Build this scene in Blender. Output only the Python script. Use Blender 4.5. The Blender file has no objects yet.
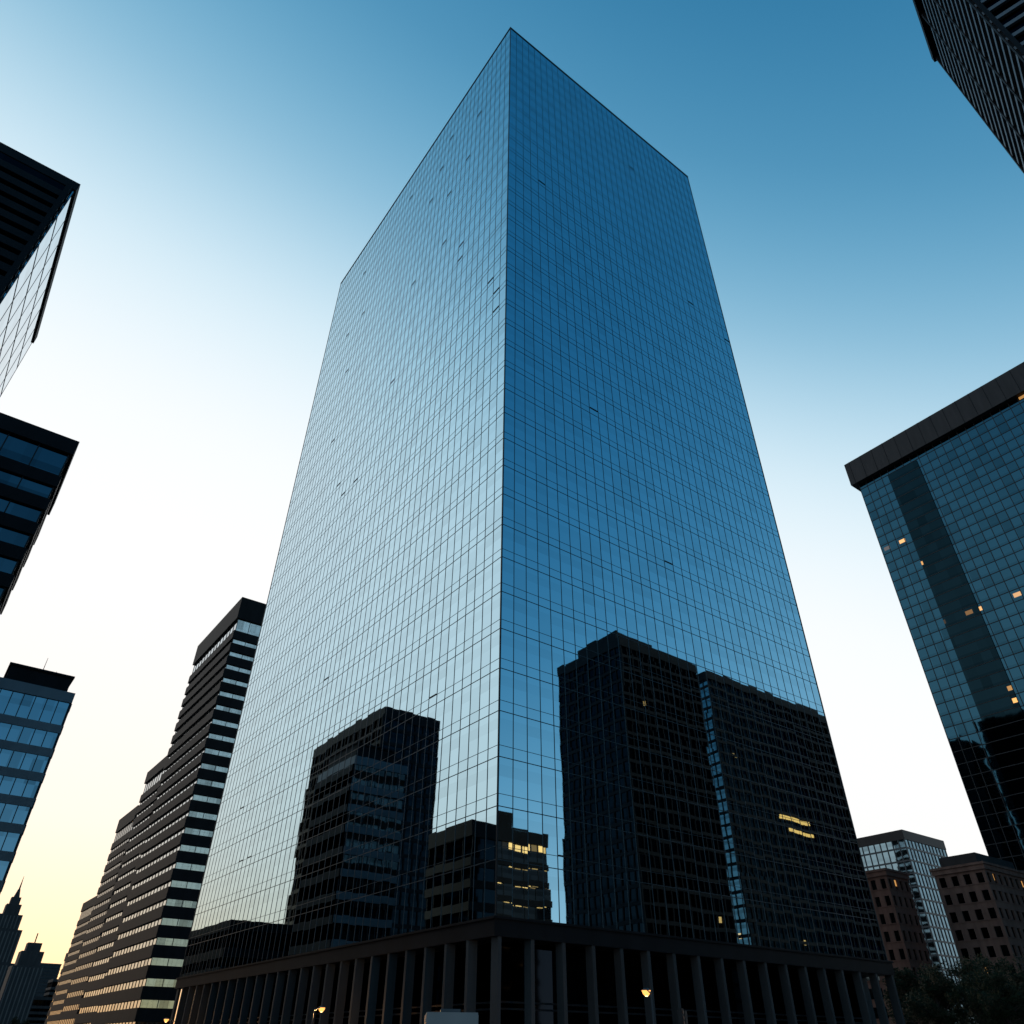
import bpy, math, random
from mathutils import Vector, Matrix
R = math.radians
random.seed(7)
scene = bpy.context.scene
scene.view_settings.view_transform = 'Standard'
scene.view_settings.look = 'None'
scene.view_settings.exposure = 0
ROOT = scene.collection

# ------------------------------------------------------------------ materials
def newmat(name):
    m = bpy.data.materials.new(name); m.use_nodes = True
    nt = m.node_tree; nt.nodes.clear()
    out = nt.nodes.new('ShaderNodeOutputMaterial')
    return m, nt, out
def N(nt, t, **kw):
    n = nt.nodes.new(t)
    for k, v in kw.items(): setattr(n, k, v)
    return n
def M(nt, op, a, b=None, c=None):
    n = nt.nodes.new('ShaderNodeMath'); n.operation = op
    for i, x in enumerate((a, b, c)):
        if x is None: continue
        if isinstance(x, (int, float)): n.inputs[i].default_value = x
        else: nt.links.new(x, n.inputs[i])
    return n.outputs[0]
def VM(nt, op, a, b=None):
    n = nt.nodes.new('ShaderNodeVectorMath'); n.operation = op
    for i, x in enumerate((a, b)):
        if x is None: continue
        if isinstance(x, tuple): n.inputs[i].default_value = x
        elif isinstance(x, (int, float)): n.inputs['Scale'].default_value = x
        else: nt.links.new(x, n.inputs[i])
    return n.outputs[0]

def solid(name, col, rough=0.7, metal=0.0, var=0.25, scale=0.6, streak=True, spec=0.2):
    m, nt, out = newmat(name)
    b = N(nt, 'ShaderNodeBsdfPrincipled')
    b.inputs['Roughness'].default_value = rough
    b.inputs['Metallic'].default_value = metal
    b.inputs['Specular IOR Level'].default_value = spec
    tc = N(nt, 'ShaderNodeTexCoord')
    mp = N(nt, 'ShaderNodeMapping')
    mp.inputs['Scale'].default_value = (1, 1, 0.15 if streak else 1)
    nt.links.new(tc.outputs['Object'], mp.inputs[0])
    no = N(nt, 'ShaderNodeTexNoise'); no.inputs['Scale'].default_value = scale; no.inputs['Detail'].default_value = 6
    nt.links.new(mp.outputs[0], no.inputs['Vector'])
    rp = N(nt, 'ShaderNodeMapRange')
    rp.inputs[1].default_value = 0.3; rp.inputs[2].default_value = 0.7
    rp.inputs[3].default_value = 1 - var; rp.inputs[4].default_value = 1 + var
    nt.links.new(no.outputs[0], rp.inputs[0])
    v = VM(nt, 'SCALE', tuple(col)); sc = v.node
    nt.links.new(rp.outputs[0], sc.inputs['Scale'])
    nt.links.new(v, b.inputs['Base Color'])
    nt.links.new(b.outputs[0], out.inputs[0])
    return m

def glass(name, tint, cw=1.5, ch=3.9, tilt=0.006, wave=0.006, rough=0.015, lit=0.0, darkvar=0.15,
          spandrel=0.0, litstr=1.2, seed=0.0, litmask=0.5, edge=1.0, dpow=3.0):
    m, nt, out = newmat(name)
    uv = N(nt, 'ShaderNodeUVMap'); uv.uv_map = 'UVMap'
    sp = N(nt, 'ShaderNodeSeparateXYZ'); nt.links.new(uv.outputs[0], sp.inputs[0])
    u = M(nt, 'DIVIDE', sp.outputs[0], cw); v = M(nt, 'DIVIDE', sp.outputs[1], ch)
    fu = M(nt, 'FLOOR', u); fv = M(nt, 'FLOOR', v)
    ru = M(nt, 'FRACT', u); rv = M(nt, 'FRACT', v)
    geo = N(nt, 'ShaderNodeNewGeometry')
    cmb = N(nt, 'ShaderNodeCombineXYZ'); nt.links.new(fu, cmb.inputs[0]); nt.links.new(fv, cmb.inputs[1])
    cmb.inputs[2].default_value = seed
    nn = VM(nt, 'SCALE', geo.outputs['True Normal'], 31.0)
    nr = VM(nt, 'SNAP', nn, (1.0, 1.0, 1.0))
    cell = VM(nt, 'ADD', cmb.outputs[0], nr)
    wn = N(nt, 'ShaderNodeTexWhiteNoise'); nt.links.new(cell, wn.inputs['Vector'])
    cell2 = VM(nt, 'ADD', cell, (7.3, 3.1, 9.7))
    wn2 = N(nt, 'ShaderNodeTexWhiteNoise'); nt.links.new(cell2, wn2.inputs['Vector'])
    b = N(nt, 'ShaderNodeBsdfPrincipled')
    b.inputs['Metallic'].default_value = 1.0; b.inputs['Roughness'].default_value = rough
    b.inputs['Specular Tint'].default_value = (edge, edge, edge, 1)
    fac = M(nt, 'SUBTRACT', 1.0, M(nt, 'MULTIPLY', M(nt, 'POWER', wn.outputs['Value'], dpow), darkvar))
    if spandrel > 0:
        s = M(nt, 'LESS_THAN', rv, 0.24)
        fac = M(nt, 'MULTIPLY', fac, M(nt, 'SUBTRACT', 1.0, M(nt, 'MULTIPLY', s, spandrel)))
    col = VM(nt, 'SCALE', tuple(tint)); nt.links.new(fac, col.node.inputs['Scale'])
    nt.links.new(col, b.inputs['Base Color'])
    t1 = VM(nt, 'SCALE', VM(nt, 'SUBTRACT', wn.outputs['Color'], (0.5, 0.5, 0.5)), tilt)
    no = N(nt, 'ShaderNodeTexNoise'); no.inputs['Scale'].default_value = 0.35; no.inputs['Detail'].default_value = 1
    tc = N(nt, 'ShaderNodeTexCoord'); nt.links.new(VM(nt, 'ADD', tc.outputs['Object'], VM(nt, 'SCALE', wn.outputs['Color'], 3.0)), no.inputs['Vector'])
    t2 = VM(nt, 'SCALE', VM(nt, 'SUBTRACT', no.outputs['Color'], (0.5, 0.5, 0.5)), wave)
    nrm = VM(nt, 'NORMALIZE', VM(nt, 'ADD', geo.outputs['Normal'], VM(nt, 'ADD', t1, t2)))
    nt.links.new(nrm, b.inputs['Normal'])
    if lit > 0:
        big = N(nt, 'ShaderNodeTexNoise'); big.inputs['Scale'].default_value = 0.11; big.inputs['Detail'].default_value = 0
        nt.links.new(VM(nt, 'MULTIPLY', cell, (0.5, 2.0, 1.0)), big.inputs['Vector'])
        msk = M(nt, 'GREATER_THAN', big.outputs[0], litmask)
        a = M(nt, 'GREATER_THAN', wn2.outputs['Value'], 1 - lit)
        w1 = M(nt, 'MULTIPLY', M(nt, 'GREATER_THAN', ru, 0.12), M(nt, 'LESS_THAN', ru, 0.88))
        w2 = M(nt, 'MULTIPLY', M(nt, 'GREATER_THAN', rv, 0.35), M(nt, 'LESS_THAN', rv, 0.72))
        k = M(nt, 'MULTIPLY', M(nt, 'MULTIPLY', a, msk), M(nt, 'MULTIPLY', w1, w2))
        k = M(nt, 'MULTIPLY', k, M(nt, 'MULTIPLY', wn.outputs['Value'], litstr))
        b.inputs['Emission Color'].default_value = (1.0, 0.50, 0.15, 1)
        nt.links.new(k, b.inputs['Emission Strength'])
    nt.links.new(b.outputs[0], out.inputs[0])
    return m

def emis(name, col, s):
    m, nt, out = newmat(name)
    e = N(nt, 'ShaderNodeEmission'); e.inputs[0].default_value = (*col, 1); e.inputs[1].default_value = s
    nt.links.new(e.outputs[0], out.inputs[0]); return m

# ------------------------------------------------------------------ geometry helpers
def empty(name, loc=(0, 0, 0), rot=0):
    e = bpy.data.objects.new(name, None); ROOT.objects.link(e)
    e.location = loc; e.rotation_euler = (0, 0, rot); e.empty_display_size = 1
    return e
def meshobj(name, verts, faces, mats, parent=None, fm=None, uvs=None, smooth=False):
    me = bpy.data.meshes.new(name); me.from_pydata(verts, [], faces)
    for m in (mats if isinstance(mats, list) else [mats]): me.materials.append(m)
    if fm:
        for p, i in zip(me.polygons, fm): p.material_index = i
    uvl = me.uv_layers.new(name='UVMap')
    for p in me.polygons:
        n = p.normal
        for li in p.loop_indices:
            c = me.vertices[me.loops[li].vertex_index].co
            if abs(n.z) > 0.7: uvl.data[li].uv = (c.x, c.y)
            elif abs(n.x) > abs(n.y): uvl.data[li].uv = (c.y, c.z)
            else: uvl.data[li].uv = (c.x, c.z)
        if smooth: p.use_smooth = True
    o = bpy.data.objects.new(name, me); ROOT.objects.link(o)
    if parent: o.parent = parent
    return o
def boxes(name, L, mats, parent=None, fm=None):
    V = []; F = []; FM = []
    for i, (x0, x1, y0, y1, z0, z1) in enumerate(L):
        b = len(V)
        V += [(x0, y0, z0), (x1, y0, z0), (x1, y1, z0), (x0, y1, z0), (x0, y0, z1), (x1, y0, z1), (x1, y1, z1), (x0, y1, z1)]
        F += [(b, b+3, b+2, b+1), (b+4, b+5, b+6, b+7), (b, b+1, b+5, b+4), (b+1, b+2, b+6, b+5), (b+2, b+3, b+7, b+6), (b+3, b, b+4, b+7)]
        if fm: FM += [fm[i]] * 6
    return meshobj(name, V, F, mats, parent, FM if fm else None)
def cyl(name, segs, mat, parent, n=12):
    V = []; F = []
    for p0, p1, r0, r1 in segs:
        p0 = Vector(p0); p1 = Vector(p1); d = (p1-p0).normalized()
        a = d.orthogonal().normalized(); c = d.cross(a); b = len(V)
        for p, r in ((p0, r0), (p1, r1)):
            for k in range(n):
                t = 2*math.pi*k/n; V.append(tuple(p+a*math.cos(t)*r+c*math.sin(t)*r))
        for k in range(n):
            F.append((b+k, b+(k+1) % n, b+n+(k+1) % n, b+n+k))
        F.append(tuple(b+k for k in reversed(range(n)))); F.append(tuple(b+n+k for k in range(n)))
    return meshobj(name, V, F, mat, parent, smooth=False)
def frange(a, b, s):
    n = max(1, round((b-a)/s)); return [a+(b-a)*i/n for i in range(n+1)]
def verts_m(x0, x1, y0, y1, z0, z1, step, w, d, sides='NSEW', inset=0.02):
    L = []
    for x in frange(x0, x1, step):
        if 'S' in sides: L.append((x-w/2, x+w/2, y0-d, y0+inset, z0, z1))
        if 'N' in sides: L.append((x-w/2, x+w/2, y1-inset, y1+d, z0, z1))
    for y in frange(y0, y1, step):
        if 'W' in sides: L.append((x0-d, x0+inset, y-w/2, y+w/2, z0, z1))
        if 'E' in sides: L.append((x1-inset, x1+d, y-w/2, y+w/2, z0, z1))
    return L
def rings(x0, x1, y0, y1, zs, h, d):
    return [(x0-d, x1+d, y0-d, y1+d, z, z+h) for z in zs]

# ------------------------------------------------------------------ material set
frame_main = solid('tower_frame', (0.025, 0.04, 0.05), 0.4, 0.2, 0.15)
frame_dark = solid('frame_dark', (0.010, 0.013, 0.016), 0.5, 0.0, 0.15)
frame_mid = solid('frame_mid', (0.05, 0.06, 0.07), 0.4, 0.3, 0.15)
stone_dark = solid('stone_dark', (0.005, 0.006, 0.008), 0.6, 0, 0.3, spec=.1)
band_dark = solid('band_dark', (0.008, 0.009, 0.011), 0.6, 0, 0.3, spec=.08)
concrete = solid('concrete', (0.08, 0.08, 0.08), 0.8, 0, 0.2)
conc_dark = solid('conc_dark', (0.025, 0.026, 0.028), 0.7, 0, 0.25)
metal_pale = solid('metal_pale', (0.11, 0.13, 0.15), 0.45, 0.4, 0.12)
rib_metal = solid('rib_metal', (0.12, 0.13, 0.14), 0.45, 0.5, 0.12)
fin_mat = solid('fin_stone', (0.035, 0.040, 0.044), 0.6, 0, 0.25)
brown = solid('brown_brick', (0.12, 0.06, 0.046), 0.85, 0, 0.25)
brown2 = solid('brown_stone', (0.135, 0.076, 0.06), 0.85, 0, 0.25)
bronze = solid('bronze_panel', (0.02, 0.019, 0.021), 0.5, 0.2, 0.2)

g_main = glass('tower_glass', (0.42, 0.62, 0.72), 1.5, 3.875, 0.0030, 0.0035, 0.012, 0.0, 0.10, 0.06, 0.8)
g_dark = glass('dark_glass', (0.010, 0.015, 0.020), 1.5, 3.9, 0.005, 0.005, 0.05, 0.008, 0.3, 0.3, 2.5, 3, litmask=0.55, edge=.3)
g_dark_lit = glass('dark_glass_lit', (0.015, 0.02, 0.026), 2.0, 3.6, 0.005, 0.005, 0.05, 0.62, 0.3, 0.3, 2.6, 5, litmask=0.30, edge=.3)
g_mas = glass('window_glass', (0.05, 0.07, 0.08), 1.5, 3.6, 0.01, 0.01, 0.05, 0.05, 0.3, 0.0, 2.0, 6, litmask=0.5)
g_steel = glass('grey_glass', (0.08, 0.12, 0.15), 1.5, 3.9, 0.01, 0.01, 0.03, 0.01, 0.3, 0.3, 2.5, 4, litmask=0.55)
g_side = glass('reflected_glass', (0.10, 0.18, 0.22), 1.5, 3.9, 0.004, 0.004, 0.03, 0.01, 0.3, 0.3, 2.5, 4, litmask=0.55)
g_k = glass('right_block_glass', (0.022, 0.075, 0.115), 3.1, 4.0, 0.005, 0.006, 0.02, 0.03, 0.3, 0.15, 1.3, 9, litmask=0.52, edge=.6)
g_kd = glass('reflection_strip_glass', (0.006, 0.018, 0.026), 3.1, 4.0, 0.005, 0.006, 0.03, 0.05, 0.3, 0.2, 1.3, 11, litmask=0.5, edge=.4)  # darker tint that paints a tower's reflection onto the right block
g_pale = glass('pale_glass', (0.50, 0.60, 0.66), 1.5, 3.9, 0.004, 0.004, 0.02, 0.0, 0.15, 0.1, 1.0, 13)
g_c = glass('blue_grey_glass', (0.20, 0.31, 0.38), 1.5, 3.6, 0.008, 0.008, 0.03, 0.0, 0.35, 0.1, 1.0, 19, edge=.4)
g_m = glass('mid_glass', (0.18, 0.27, 0.32), 2.2, 3.9, 0.006, 0.006, 0.02, 0.0, 0.3, 0.1, 1.0, 14, edge=.6)
g_band = glass('band_glass', (0.42, 0.50, 0.55), 2.0, 3.9, 0.01, 0.01, 0.03, 0.0, 0.5, 0.0, 1.0, 15)
g_low = glass('podium_glass', (0.010, 0.012, 0.016), 3.0, 4.0, 0.004, 0.004, 0.04, 0.04, 0.3, 0.0, 0.4, 17, edge=.3)

# ------------------------------------------------------------------ main tower
def main_tower():
    P = empty('glass_skyscraper', (34.9, 48.8, 0))
    W, D, Z0, Z1 = 51.0, 75.0, 9.3, 164.3
    boxes('glass_curtain_wall', [(0, W, 0, D, Z0, Z1)], g_main, P)
    L = verts_m(0, W, 0, D, Z0, Z1, 1.5, 0.05, 0.03)
    boxes('vertical_mullions', L, frame_main, P)
    fl = (Z1-Z0)/40
    zs = [Z0+fl*i for i in range(1, 40)]
    Lr = rings(0, W, 0, D, [z-0.03 for z in zs], 0.06, 0.022) + rings(0, W, 0, D, [z+0.93 for z in zs], 0.035, 0.018)
    boxes('floor_transoms', Lr, frame_main, P)
    rnd = random.Random(3); L = []
    for k in range(44):
        i = rnd.randrange(0, 50); f = rnd.randrange(1, 38); z = Z0+fl*f+0.97
        if rnd.random() < .6: y = i*1.5+.06; L.append((-.08, -.02, y, y+1.38, z, z+.08))
        else:
            if i < 34: x = i*1.5+.06; L.append((x, x+1.38, -.08, -.02, z, z+.08))
    boxes('vent_sashes', L, frame_dark, P)
    boxes('corner_posts', [(-.06, .06, -.06, .06, Z0, Z1), (W-.06, W+.06, -.06, .06, Z0, Z1), (-.06, .06, D-.06, D+.06, Z0, Z1)], frame_dark, P)
    boxes('parapet_coping', [(-.1, W+.1, -.1, D+.1, Z1, Z1+.35)], frame_dark, P)
    boxes('roof_plant', [(14, 40, 20, 55, Z1+.35, Z1+3.0)], conc_dark, P)
    boxes('podium_fascia', [(-.3, W+.3, -.3, D+.3, 8.1, 9.2), (-.42, W+.42, -.42, D+.42, 9.2, 9.36)], stone_dark, P)
    boxes('podium_glazing', [(2.2, W-2.2, 2.2, D-2.2, 0.12, 8.1)], g_low, P)
    L = []
    for x in frange(0.2, W-.2, 3.0):
        L.append((x-.16, x+.16, -.25, .55, 0.12, 8.1)); L.append((x-.16, x+.16, D-.55, D+.25, 0.12, 8.1))
    for y in frange(0.2, D-.2, 3.0)[1:-1]:
        L.append((-.25, .55, y-.16, y+.16, 0.12, 8.1)); L.append((W-.55, W+.25, y-.16, y+.16, 0.12, 8.1))
    boxes('podium_columns', L, fin_mat, P)
    boxes('podium_transoms', rings(2.2, W-2.2, 2.2, D-2.2, [3.9, 4.3], 0.12, 0.08), frame_dark, P)
main_tower()

# ------------------------------------------------------------------ generic buildings
def grid_block(name, x0, x1, y0, y1, h, gm, fmm, vs=1.5, fs=3.9, vw=0.12, hh=0.5, d=0.12, roof=2.0, crown=None):
    P = empty(name, (x0, y0, 0)); X0, X1, Y0, Y1 = 0, x1-x0, 0, y1-y0
    boxes('walls', [(X0, X1, Y0, Y1, 0.1, h)], gm, P)
    boxes('mullions', verts_m(X0, X1, Y0, Y1, 0.1, h, vs, vw, d), fmm, P)
    n = int(h/fs)
    boxes('floor_bands', rings(X0, X1, Y0, Y1, [h-i*fs-hh for i in range(1, n)], hh, d-0.02), fmm, P)
    boxes('parapet', [(X0-d-.1, X1+d+.1, Y0-d-.1, Y1+d+.1, h-roof*0.5, h+roof*0.5)], crown or fmm, P)
    return P, (X0, X1, Y0, Y1)

def banded_block(name, x0, x1, y0, y1, h, gm, bm, fs=3.9, bh=1.9, d=0.3, cap=4.0, capm=None, vs=3.0, vw=.12):
    P = empty(name, (x0, y0, 0)); W = x1-x0; D = y1-y0
    boxes('window_walls', [(0, W, 0, D, 0.1, h)], gm, P)
    n = int((h-cap)/fs)
    boxes('spandrel_bands', rings(0, W, 0, D, [h-cap-i*fs-bh for i in range(1, n+1)], bh, d), bm, P)
    boxes('window_mullions', verts_m(0, W, 0, D, 0.1, h-cap, vs, vw, min(0.1, d*.6)), frame_dark, P)
    boxes('roof_cap', [(-d-.1, W+d+.1, -d-.1, D+d+.1, h-cap, h)], capm or bm, P)
    return P, W, D

# A
P, W, D = banded_block('louvred_office_tower', -42, -9.8, 50, 70.8, 61.6, g_pale, frame_main, cap=1.0, bh=0.06, d=0.03, vs=3, vw=.04, capm=stone_dark)
L = [(-.3, W-.1, -.4, -.02, 0.2+i*1.3, 0.2+i*1.3+0.75) for i in range(0, 46)]
boxes('front_louvres', L, stone_dark, P)
boxes('front_piers', [(x-.2, x+.2, -.5, -.01, .1, 60.5) for x in frange(0.2, W-0.4, 8)], stone_dark, P)
boxes('front_backing', [(0.1, W-.1, -.09, -.012, .1, 60.5)], g_dark, P)
# B
banded_block('banded_office_tower', -40, -2.9, 83.7, 98, 59.6, g_steel, stone_dark, fs=3.3, bh=1.5, d=0.35, cap=2.0, vs=3)
# C
P, W, D = banded_block('pale_office_building', -.8, 10.2, 130, 146, 46.6, g_c, metal_pale, fs=3.6, bh=1.2, d=0.15, cap=1.6, vs=1.5, capm=metal_pale)
boxes('side_cladding', [(W-.05, W+.3, .02, D, .1, 45.0)], g_dark, P)
boxes('side_bands', [(W+.01, W+.36, .05, D, 45-i*3.6-1.3, 45-i*3.6) for i in range(12)], stone_dark, P)
boxes('roof_plant_room', [(1.5, 10.2, 2, 14, 46.6, 49.6), (1.2, 10.5, 1.7, 14.3, 49.6, 49.9)], stone_dark, P)
cyl('antenna', [((6, 6, 49.9), (6, 6, 53.5), .08, .03), ((8, 7, 49.9), (8, 7, 52), .05, .03)], frame_dark, P, 6)
# D,E,F,G
banded_block('striped_office_tower', 50.6, 58, 205, 246, 111.6, g_band, band_dark, fs=4.0, bh=2.5, d=0.5, cap=7, vs=3)
banded_block('striped_office_tower', 55.5, 75, 267, 294, 81.6, g_band, band_dark, fs=4.0, bh=2.5, d=0.5, cap=4, vs=3)
banded_block('striped_office_tower', 60.5, 80, 322, 350, 76.6, g_steel, band_dark, fs=4.0, bh=2.4, d=0.4, cap=5, vs=3)
banded_block('office_building', 77, 100, 440, 475, 61.6, g_steel, band_dark, fs=4.0, bh=2.4, d=0.4, cap=4, vs=3)
banded_block('office_building', 90, 120, 520, 560, 46, g_steel, band_dark, fs=4.0, bh=2.4, d=0.4, cap=4, vs=3)

# K
P = empty('dark_glass_office_block', (256, 30, 0))
Wk, Dk, Hk = 45, 75, 201.6
boxes('glass_walls', [(0, Wk, 0, Dk, .1, Hk-11)], g_k, P)
boxes('mullions', verts_m(0, Wk, 0, Dk, .1, Hk-11, 3.1, 0.2, 0.12), frame_dark, P)
boxes('floor_transoms', rings(0, Wk, 0, Dk, [4*i-.12 for i in range(1, 48)], 0.24, 0.1), frame_dark, P)
boxes('painted_reflection_strip', [(-.35, .05, 51, 63, .1, Hk-14)], g_kd, P)  # dark strip modelled in place of a tower mirrored in this facade
boxes('reflection_strip_transoms', [(-.42, -.2, 51, 63, 4*i-.12, 4*i+.12) for i in range(1, 47)], frame_dark, P)
boxes('parapet', [(-2.2, Wk+2.2, -2.2, Dk+2.2, Hk-11, Hk)], bronze, P)
boxes('parapet_joints', [(-2.26, -2.1, y-.08, y+.08, Hk-11.05, Hk+.05) for y in frange(0, Dk, 5)], stone_dark, P)

# L
P = empty('ribbed_office_tower', (36, -2.9, 0), R(13.8))
boxes('walls', [(0, 13.8, -26, 0, .1, 76.6)], g_dark, P)
boxes('ribs', rings(0, 13.8, -26, 0, [i*1.3 for i in range(1, 58)], .35, .2), rib_metal, P)
boxes('piers', verts_m(0, 13.8, -26, 0, .1, 76.6, 4.6, .25, .25), stone_dark, P)
boxes('parapet', [(-.4, 14.2, -26.4, .4, 76.6, 77.4)], stone_dark, P)

# M, N, O
grid_block('glass_office_building', 266, 293, 134, 152, 61.6, g_m, frame_mid, vs=2.2, fs=3.9, vw=.3, hh=.5, d=.2, crown=bronze, roof=3)
def masonry(name, x0, x1, y0, y1, h, mat, fs=3.6, bay=3.2, ww=1.5, wh=2.1, cornice=0.6):
    P = empty(name, (x0, y0, 0)); W = x1-x0; D = y1-y0
    boxes('window_glass', [(.3, W-.3, .3, D-.3, .1, h-.5)], g_mas, P)
    L = []
    n = int(h/fs)
    zs = [h-1.6-wh-i*fs for i in range(n) if h-1.6-wh-i*fs > 0.5]
    strips = []; top = h
    for z in zs:
        strips.append((z+wh, top)); top = z
    strips.append((0.1, top))
    for a, b in strips: L.append((0, W, 0, D, a, b))
    nx = max(2, round(W/bay)); ny = max(2, round(D/bay))
    bx = W/nx; by = D/ny
    for z in zs:
        for i in range(nx+1):
            a = max(0, i*bx-(bx-ww)/2); b = min(W, i*bx+(bx-ww)/2)
            L.append((a, b, 0, .32, z, z+wh)); L.append((a, b, D-.32, D, z, z+wh))
        for i in range(ny+1):
            a = max(.32, i*by-(by-ww)/2); b = min(D-.32, i*by+(by-ww)/2)
            L.append((0, .32, a, b, z, z+wh)); L.append((W-.32, W, a, b, z, z+wh))
    boxes('masonry_walls', L, mat, P)
    boxes('cornice', [(-cornice, W+cornice, -cornice, D+cornice, h, h+.5), (-cornice*.6, W+cornice*.6, -cornice*.6, D+cornice*.6, h-1.0, h-.003)], mat, P)
    boxes('sills', [(-.12, W+.12, -.12, D+.12, z-.2, z-.02) for z in zs], mat, P)
    return P, W, D
masonry('brown_brick_building', 186, 195.5, 100.5, 118, 36.6, brown, bay=2.6, ww=1.2)
P, W, D = masonry('brown_stone_building', 196, 218, 82.4, 94, 36.6, brown2, bay=2.9, ww=1.5)
boxes('attic_storey', [(1.5, W-1.5, 1.5, D-1.5, 37.1, 39.5)], bronze, P)

# distant towers
P = empty('stepped_spire_tower', (99, 1029, 0))
boxes('stages', [(-19, 19, -19, 19, 0, 70), (-15, 15, -15, 15, 70, 100), (-11, 11, -11, 11, 100, 114), (-7, 7, -7, 7, 114, 124), (-4.5, 4.5, -4.5, 4.5, 124, 131)], conc_dark, P)
L = []
for hw, z0, z1 in ((19, 2, 68), (15, 71, 98), (11, 101, 113)):
    for x in frange(-hw+1, hw-1, 3.4): L += [(x-.5, x+.5, -hw-.3, -hw+.1, z0, z1), (-hw-.3, -hw+.1, x-.5, x+.5, z0, z1)]
boxes('piers', L, concrete, P)
cyl('spire', [((0, 0, 131), (0, 0, 139), 3, 1.2), ((0, 0, 139), (0, 0, 152), .9, .15)], conc_dark, P, 8)
P = empty('stepped_tower', (98, 770, 0))
boxes('stages', [(-11, 11, -10, 10, 0, 52), (-8, 8, -8, 8, 52, 62), (-5, 5, -5, 5, 62, 68), (-.4, .4, -.4, .4, 68, 75)], conc_dark, P)
boxes('piers', [(x-.4, x+.4, -10.3, -9.9, 1, 51) for x in frange(-10, 10, 3)], concrete, P)
for (x, y, w, d, h) in ((110, 800, 26, 20, 34), (134, 860, 22, 24, 50), (150, 900, 30, 24, 58), (60, 1050, 40, 30, 50), (120, 1200, 50, 30, 66), (172, 1300, 34, 30, 92), (215, 1380, 60, 30, 74), (150, 1340, 18, 18, 60)):
    banded_block('distant_office_building', x, x+w, y, y+d, h, g_dark, conc_dark, cap=2)

# buildings behind / beside the viewpoint (seen mirrored in the tower)
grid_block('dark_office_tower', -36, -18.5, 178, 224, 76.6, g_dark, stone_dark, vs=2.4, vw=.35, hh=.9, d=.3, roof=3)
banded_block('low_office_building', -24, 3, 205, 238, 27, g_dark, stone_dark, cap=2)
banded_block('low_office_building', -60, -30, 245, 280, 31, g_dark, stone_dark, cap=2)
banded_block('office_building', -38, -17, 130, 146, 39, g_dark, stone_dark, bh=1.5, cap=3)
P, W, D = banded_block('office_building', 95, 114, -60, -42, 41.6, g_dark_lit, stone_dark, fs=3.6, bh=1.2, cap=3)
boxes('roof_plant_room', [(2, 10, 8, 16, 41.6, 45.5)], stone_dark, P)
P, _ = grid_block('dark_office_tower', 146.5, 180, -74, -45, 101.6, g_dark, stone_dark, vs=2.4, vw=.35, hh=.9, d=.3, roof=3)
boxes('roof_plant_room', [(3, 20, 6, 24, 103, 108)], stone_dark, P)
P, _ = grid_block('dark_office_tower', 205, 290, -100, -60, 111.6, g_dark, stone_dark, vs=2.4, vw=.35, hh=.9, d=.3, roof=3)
boxes('side_glazing', [(-.1, -.01, .3, 39.7, .2, 109)], g_side, P)
boxes('lit_office_windows', [(26+i*1.6, 27.3+i*1.6, 40.05, 40.4, 66.2, 67.4) for i in range(11)] + [(30+i*1.6, 31.3+i*1.6, 40.05, 40.4, 62.4, 63.4) for i in range(9)], emis('lit_office', (1, .5, .13), 1.6), P)
# far west towers mirrored in the right hand block
grid_block('dark_office_tower', -235, -195, 225, 262, 236, g_dark, stone_dark, vs=3, vw=.35, hh=.9, d=.3, roof=3)
grid_block('dark_office_tower', -225, -190, 275, 330, 225, g_dark, stone_dark, vs=3, vw=.35, hh=.9, d=.3, roof=3)

# ------------------------------------------------------------------ ground
def asphalt():
    m, nt, out = newmat('asphalt'); b = N(nt, 'ShaderNodeBsdfPrincipled'); b.inputs['Roughness'].default_value = .85
    tc = N(nt, 'ShaderNodeTexCoord'); no = N(nt, 'ShaderNodeTexNoise'); no.inputs['Scale'].default_value = 3; no.inputs['Detail'].default_value = 8
    nt.links.new(tc.outputs['Object'], no.inputs['Vector'])
    cr = N(nt, 'ShaderNodeValToRGB'); cr.color_ramp.elements[0].color = (.035, .035, .037, 1); cr.color_ramp.elements[1].color = (.07, .07, .07, 1)
    nt.links.new(no.outputs[0], cr.inputs[0]); nt.links.new(cr.outputs[0], b.inputs['Base Color']); nt.links.new(b.outputs[0], out.inputs[0]); return m
def paving():
    m, nt, out = newmat('paving'); b = N(nt, 'ShaderNodeBsdfPrincipled'); b.inputs['Roughness'].default_value = .8
    tc = N(nt, 'ShaderNodeTexCoord'); br = N(nt, 'ShaderNodeTexBrick'); br.inputs['Scale'].default_value = 1.2
    br.inputs['Color1'].default_value = (.10, .10, .10, 1); br.inputs['Color2'].default_value = (.13, .125, .12, 1); br.inputs['Mortar'].default_value = (.05, .05, .05, 1)
    nt.links.new(tc.outputs['Object'], br.inputs['Vector']); nt.links.new(br.outputs[0], b.inputs['Base Color']); nt.links.new(b.outputs[0], out.inputs[0]); return m
meshobj('ground', [(-5000, -5000, 0), (5000, -5000, 0), (5000, 5000, 0), (-5000, 5000, 0)], [(0, 1, 2, 3)], asphalt())
pv = paving()
boxes('pavement', [(31, 700, 31, 1400, -.2, .12), (-500, 11, 31, 1400, -.2, .12), (-500, 11, -500, 11, -.2, .12), (31, 700, -500, 11, -.2, .12)], pv)
white = solid('road_paint', (.75, .75, .72), .6, 0, .1, 4)
L = []
for i in range(60): L.append((20.9, 21.1, 38+i*9, 42+i*9, .001, .005)); L.append((20.9, 21.1, -6-i*9, -2-i*9, .001, .005))
for i in range(60): L.append((38+i*9, 42+i*9, 20.9, 21.1, .001, .005)); L.append((-6-i*9, -2-i*9, 20.9, 21.1, .001, .005))
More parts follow.
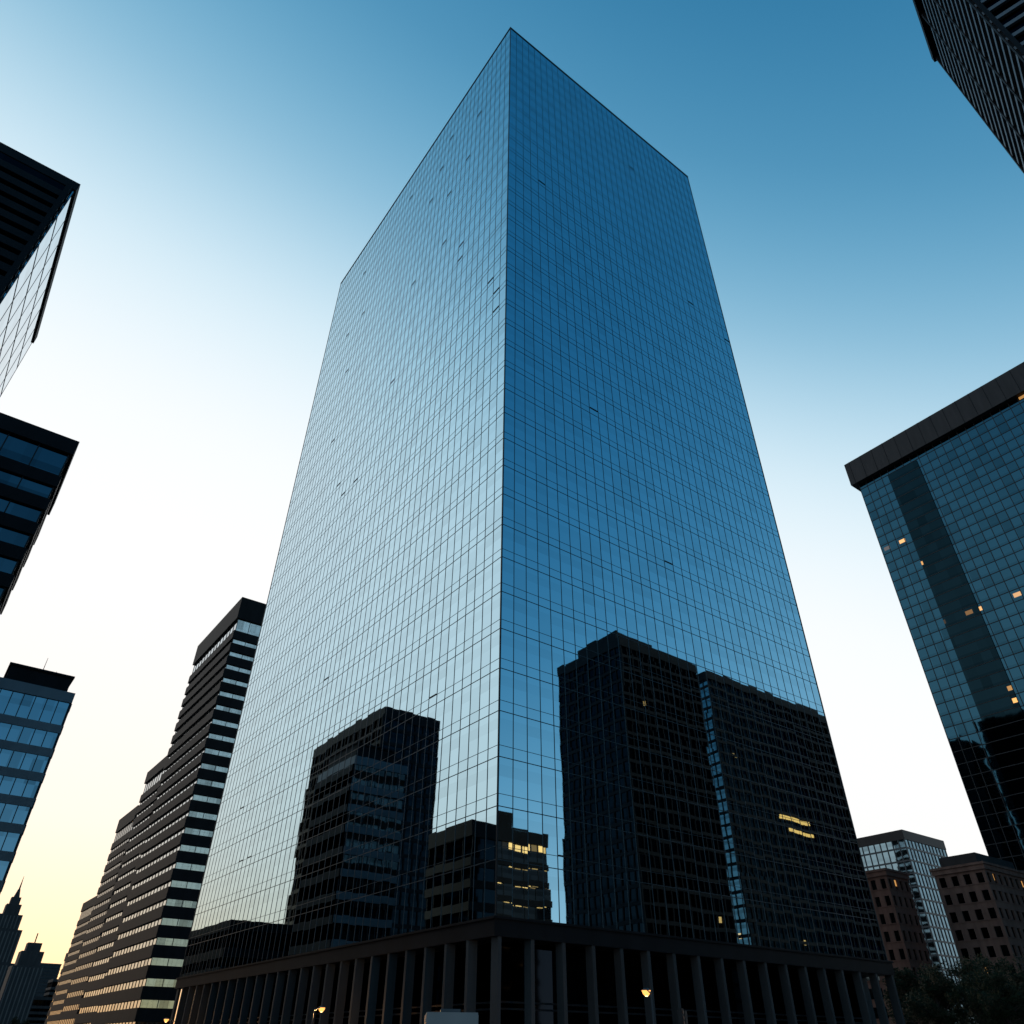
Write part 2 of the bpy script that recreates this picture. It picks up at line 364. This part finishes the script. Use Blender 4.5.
for i in range(14): L.append((12+i*1.35, 12.6+i*1.35, 32, 35.5, .001, .005)); L.append((32, 35.5, 12+i*1.35, 12.6+i*1.35, .001, .005))
boxes('road_markings', L, white)

# ------------------------------------------------------------------ street furniture
lampglow = emis('lamp_glow', (1, .42, .10), 2.0)
lampcore = emis('lamp_core', (1, .62, .25), 6.0)
def street_lamp(x, y, h, a):
    P = empty('street_lamp', (x, y, .12), a)
    h -= .12
    cyl('pole', [((0, 0, 0), (0, 0, .9), .13, .11), ((0, 0, .9), (0, 0, h), .07, .05), ((0, 0, h), (.9, 0, h+.25), .045, .035), ((0, 0, 0), (0, 0, .05), .22, .22)], frame_mid, P, 10)
    cyl('lantern_housing', [((1.06, 0, h+.22), (1.06, 0, h+.34), .3, .12)], frame_mid, P, 16)
    cyl('lantern_lens', [((1.06, 0, h+.05), (1.06, 0, h+.215), .22, .28), ((1.06, 0, h-.06), (1.06, 0, h+.05), .12, .22)], lampglow, P, 16)
    cyl('lamp_bulb', [((1.06, 0, h-.1), (1.06, 0, h-.062), .05, .10)], lampcore, P, 12)
    l = bpy.data.lights.new('lantern_light', 'POINT'); l.energy = 300; l.color = (1, .5, .18); l.shadow_soft_size = .12
    o = bpy.data.objects.new('lantern_light', l); ROOT.objects.link(o); o.parent = P; o.location = (1.06, 0, h-.3)
street_lamp(38.6, 37.6, 4.4, R(60))
street_lamp(30.2, 67.5, 4.1, R(30))
street_lamp(31.6, 110, 4.1, R(180))

# truck
P = empty('box_truck', (23.9, 37.2, 0), R(-30))
tw = solid('truck_body', (.2, .2, .2), .4, 0, .08)
boxes('cargo_box', [(-1.2, 1.2, -2.6, 2.6, .95, 3.0), (-1.22, 1.22, -2.63, -2.6, 1.0, 2.9)], tw, P)
boxes('cab', [(-1.05, 1.05, 2.7, 4.2, .55, 1.5), (-1.0, 1.0, 2.7, 3.9, 1.5, 2.35)], tw, P)
boxes('windscreen', [(-.9, .9, 3.9, 3.93, 1.55, 2.25)], g_low, P)
boxes('chassis', [(-.5, .5, -2.6, 3.9, .5, .95), (-1.1, 1.1, -2.7, -2.62, .45, .6)], frame_dark, P)
boxes('roof_unit', [(-.5, .45, -1.2, .2, 3.0, 3.18)], frame_mid, P)
cyl('wheels', [((sx*1.1, y, .45), (sx*.8, y, .45), .45, .45) for sx in (-1, 1) for y in (-1.7, 3.3)], frame_dark, P, 20)
boxes('tail_lights', [(-1.1, -.9, -2.66, -2.63, .75, .9), (.9, 1.1, -2.66, -2.63, .75, .9)], solid('tail_red', (.4, .02, .02), .3), P)
# traffic signal
P = empty('traffic_signal', (39.2, 35.9, .12), R(20))
cyl('post', [((0, 0, 0), (0, 0, 3.4), .07, .06)], frame_dark, P, 10)
boxes('signal_head', [(-.17, .17, -.12, .12, 2.6, 3.5), (.3, .64, -.12, .12, 2.5, 3.4), (.1, .4, -.03, .03, 3.0, 3.06)], frame_dark, P)
cyl('lenses', [((0, -.16, z), (0, -.1, z), .1, .1) for z in (2.78, 3.05, 3.32)], solid('lens', (.1, .03, .02), .3), P, 12)

# ------------------------------------------------------------------ trees
bark = solid('bark', (.04, .03, .025), .9)
def leafmat():
    m, nt, out = newmat('foliage'); b = N(nt, 'ShaderNodeBsdfPrincipled'); b.inputs['Roughness'].default_value = .8
    b.inputs['Specular IOR Level'].default_value = .1
    tc = N(nt, 'ShaderNodeTexCoord'); no = N(nt, 'ShaderNodeTexNoise'); no.inputs['Scale'].default_value = .8
    nt.links.new(tc.outputs['Object'], no.inputs['Vector'])
    cr = N(nt, 'ShaderNodeValToRGB'); cr.color_ramp.elements[0].color = (.008, .013, .006, 1); cr.color_ramp.elements[1].color = (.018, .027, .011, 1)
    nt.links.new(no.outputs[0], cr.inputs[0]); nt.links.new(cr.outputs[0], b.inputs['Base Color']); nt.links.new(b.outputs[0], out.inputs[0]); return m
leaf = leafmat()
def tree(x, y, h, seed):
    rnd = random.Random(seed); P = empty('broadleaf_tree', (x, y, .1))
    segs = [((0, 0, 0), (0.1, 0, h*.35), .22, .16), ((.1, 0, h*.35), (0, .1, h*.7), .16, .07)]
    tips = []
    for i in range(13):
        a = rnd.uniform(0, 6.28); z0 = h*rnd.uniform(.22, .6); r = h*rnd.uniform(.15, .36); z1 = z0+h*rnd.uniform(.06, .3)
        e = (math.cos(a)*r, math.sin(a)*r, z1); segs.append(((0.05, 0.05, z0), e, .09, .025)); tips.append(e)
    tips.append((0, 0, h*.85)); tips.append((0.3, .2, h*.72)); tips.append((-.3, .2, h*.55))
    cyl('trunk_and_limbs', segs, bark, P, 8)
    V = []; F = []
    for t in tips:
        for s in range(4):
            c = Vector(t)+Vector((rnd.gauss(0, .08*h), rnd.gauss(0, .08*h), rnd.gauss(0, .06*h)))
            rad = h*rnd.uniform(.05, .11)
            for k in range(120):
                d = Vector((rnd.gauss(0, 1), rnd.gauss(0, 1), rnd.gauss(0, .8))).normalized()*rad*rnd.random()**.4
                p = c+d; s1 = rnd.uniform(.12, .24)
                a = Vector((rnd.gauss(0, 1), rnd.gauss(0, 1), rnd.gauss(0, 1))).normalized(); b2 = a.orthogonal().normalized()
                b = len(V); V += [tuple(p-a*s1), tuple(p+b2*s1*.5), tuple(p+a*s1), tuple(p-b2*s1*.5)]; F.append((b, b+1, b+2, b+3))
    meshobj('crown_leaves', V, F, leaf, P)
tree_sites = [(98, 44, 9.2), (106, 50, 11.4), (112, 45, 11), (118, 55, 12.2), (121, 42, 12.5), (127, 50, 12.8), (131, 60, 12.5), (110, 60, 11.2), (136, 47, 13), (103, 38, 9.2), (115, 37, 11), (100, 52, 10)]
for i, (x, y, h) in enumerate(tree_sites): tree(x, y, h, i+1)
for i, (x, y, h) in enumerate([(36, 400, 13), (33, 330, 10), (40, 300, 9)]): tree(x, y, h, 50+i)

# ------------------------------------------------------------------ light
SUN_AZ = 6.0; SUN_EL = 4.0
w = bpy.data.worlds.new('World'); scene.world = w; w.use_nodes = True
nt = w.node_tree; bg = nt.nodes['Background']
sky = nt.nodes.new('ShaderNodeTexSky'); sky.sky_type = 'NISHITA'; sky.sun_disc = False
sky.sun_elevation = R(SUN_EL); sky.sun_rotation = R(SUN_AZ); sky.air_density = 1.0; sky.dust_density = 1.0; sky.ozone_density = 2.0
# twilight haze: brightness falls with height and with angle away from the sunset
tc = nt.nodes.new('ShaderNodeTexCoord')
dn = VM(nt, 'NORMALIZE', tc.outputs['Generated'])
sp = nt.nodes.new('ShaderNodeSeparateXYZ'); nt.links.new(dn, sp.inputs[0])
el = M(nt, 'MULTIPLY', M(nt, 'ARCSINE', M(nt, 'MAXIMUM', sp.outputs[2], 0.0)), 57.2958)
hv = nt.nodes.new('ShaderNodeCombineXYZ'); nt.links.new(sp.outputs[0], hv.inputs[0]); nt.links.new(sp.outputs[1], hv.inputs[1])
hn = VM(nt, 'NORMALIZE', hv.outputs[0])
dt = nt.nodes.new('ShaderNodeVectorMath'); dt.operation = 'DOT_PRODUCT'; nt.links.new(hn, dt.inputs[0])
ga = R(0); dt.inputs[1].default_value = (math.sin(ga), math.cos(ga), 0)
horiz = M(nt, 'SQRT', M(nt, 'SUBTRACT', 1.0001, M(nt, 'MULTIPLY', sp.outputs[2], sp.outputs[2])))
s = M(nt, 'ADD', el, M(nt, 'MULTIPLY', M(nt, 'MULTIPLY', M(nt, 'SUBTRACT', 1.0, dt.outputs['Value']), 26.0), M(nt, 'POWER', horiz, 0.5)))
cr = nt.nodes.new('ShaderNodeValToRGB'); nt.links.new(M(nt, 'DIVIDE', s, 120.0), cr.inputs[0])
stops = [(0, (.95, .48, .22)), (4.5, (.96, .68, .44)), (12, (.96, .88, .80)), (24, (.97, .97, .96)), (38, (1.0, 1.0, 1.0)), (49, (.68, .86, .95)),
         (59, (.22, .49, .68)), (70, (.060, .27, .47)), (85, (.013, .145, .31)), (110, (.007, .11, .25))]
els = cr.color_ramp.elements
while len(els) < len(stops): els.new(0.5)
for e_, (p_, c_) in zip(els, stops):
    e_.position = p_/120.0; e_.color = (*c_, 1)
cr.color_ramp.interpolation = 'B_SPLINE'
mx = VM(nt, 'ADD', VM(nt, 'SCALE', cr.outputs[0], 1.0), VM(nt, 'SCALE', sky.outputs[0], 0.02))
nt.links.new(mx, bg.inputs[0]); bg.inputs[1].default_value = 1.0
sl = bpy.data.lights.new('sun', 'SUN'); sl.energy = 0.6; sl.angle = R(.5); sl.color = (1, .78, .55)
so = bpy.data.objects.new('sun', sl); ROOT.objects.link(so)
a = R(SUN_AZ); e = R(SUN_EL)
d = Vector((math.sin(a)*math.cos(e), math.cos(a)*math.cos(e), math.sin(e)))
so.rotation_euler = d.to_track_quat('Z', 'Y').to_euler()

# ------------------------------------------------------------------ camera
cam = bpy.data.cameras.new('camera'); co = bpy.data.objects.new('camera', cam); ROOT.objects.link(co)
cam.sensor_width = 36; cam.lens = 36*732/1024; cam.clip_end = 12000
co.location = (0, 0, 1.6)
base = Matrix.Rotation(R(-36.5), 4, 'Z') @ Matrix.Rotation(R(90+36.3), 4, 'X') @ Matrix.Rotation(R(0.4), 4, 'Z')
co.rotation_euler = base.to_euler()
scene.camera = co
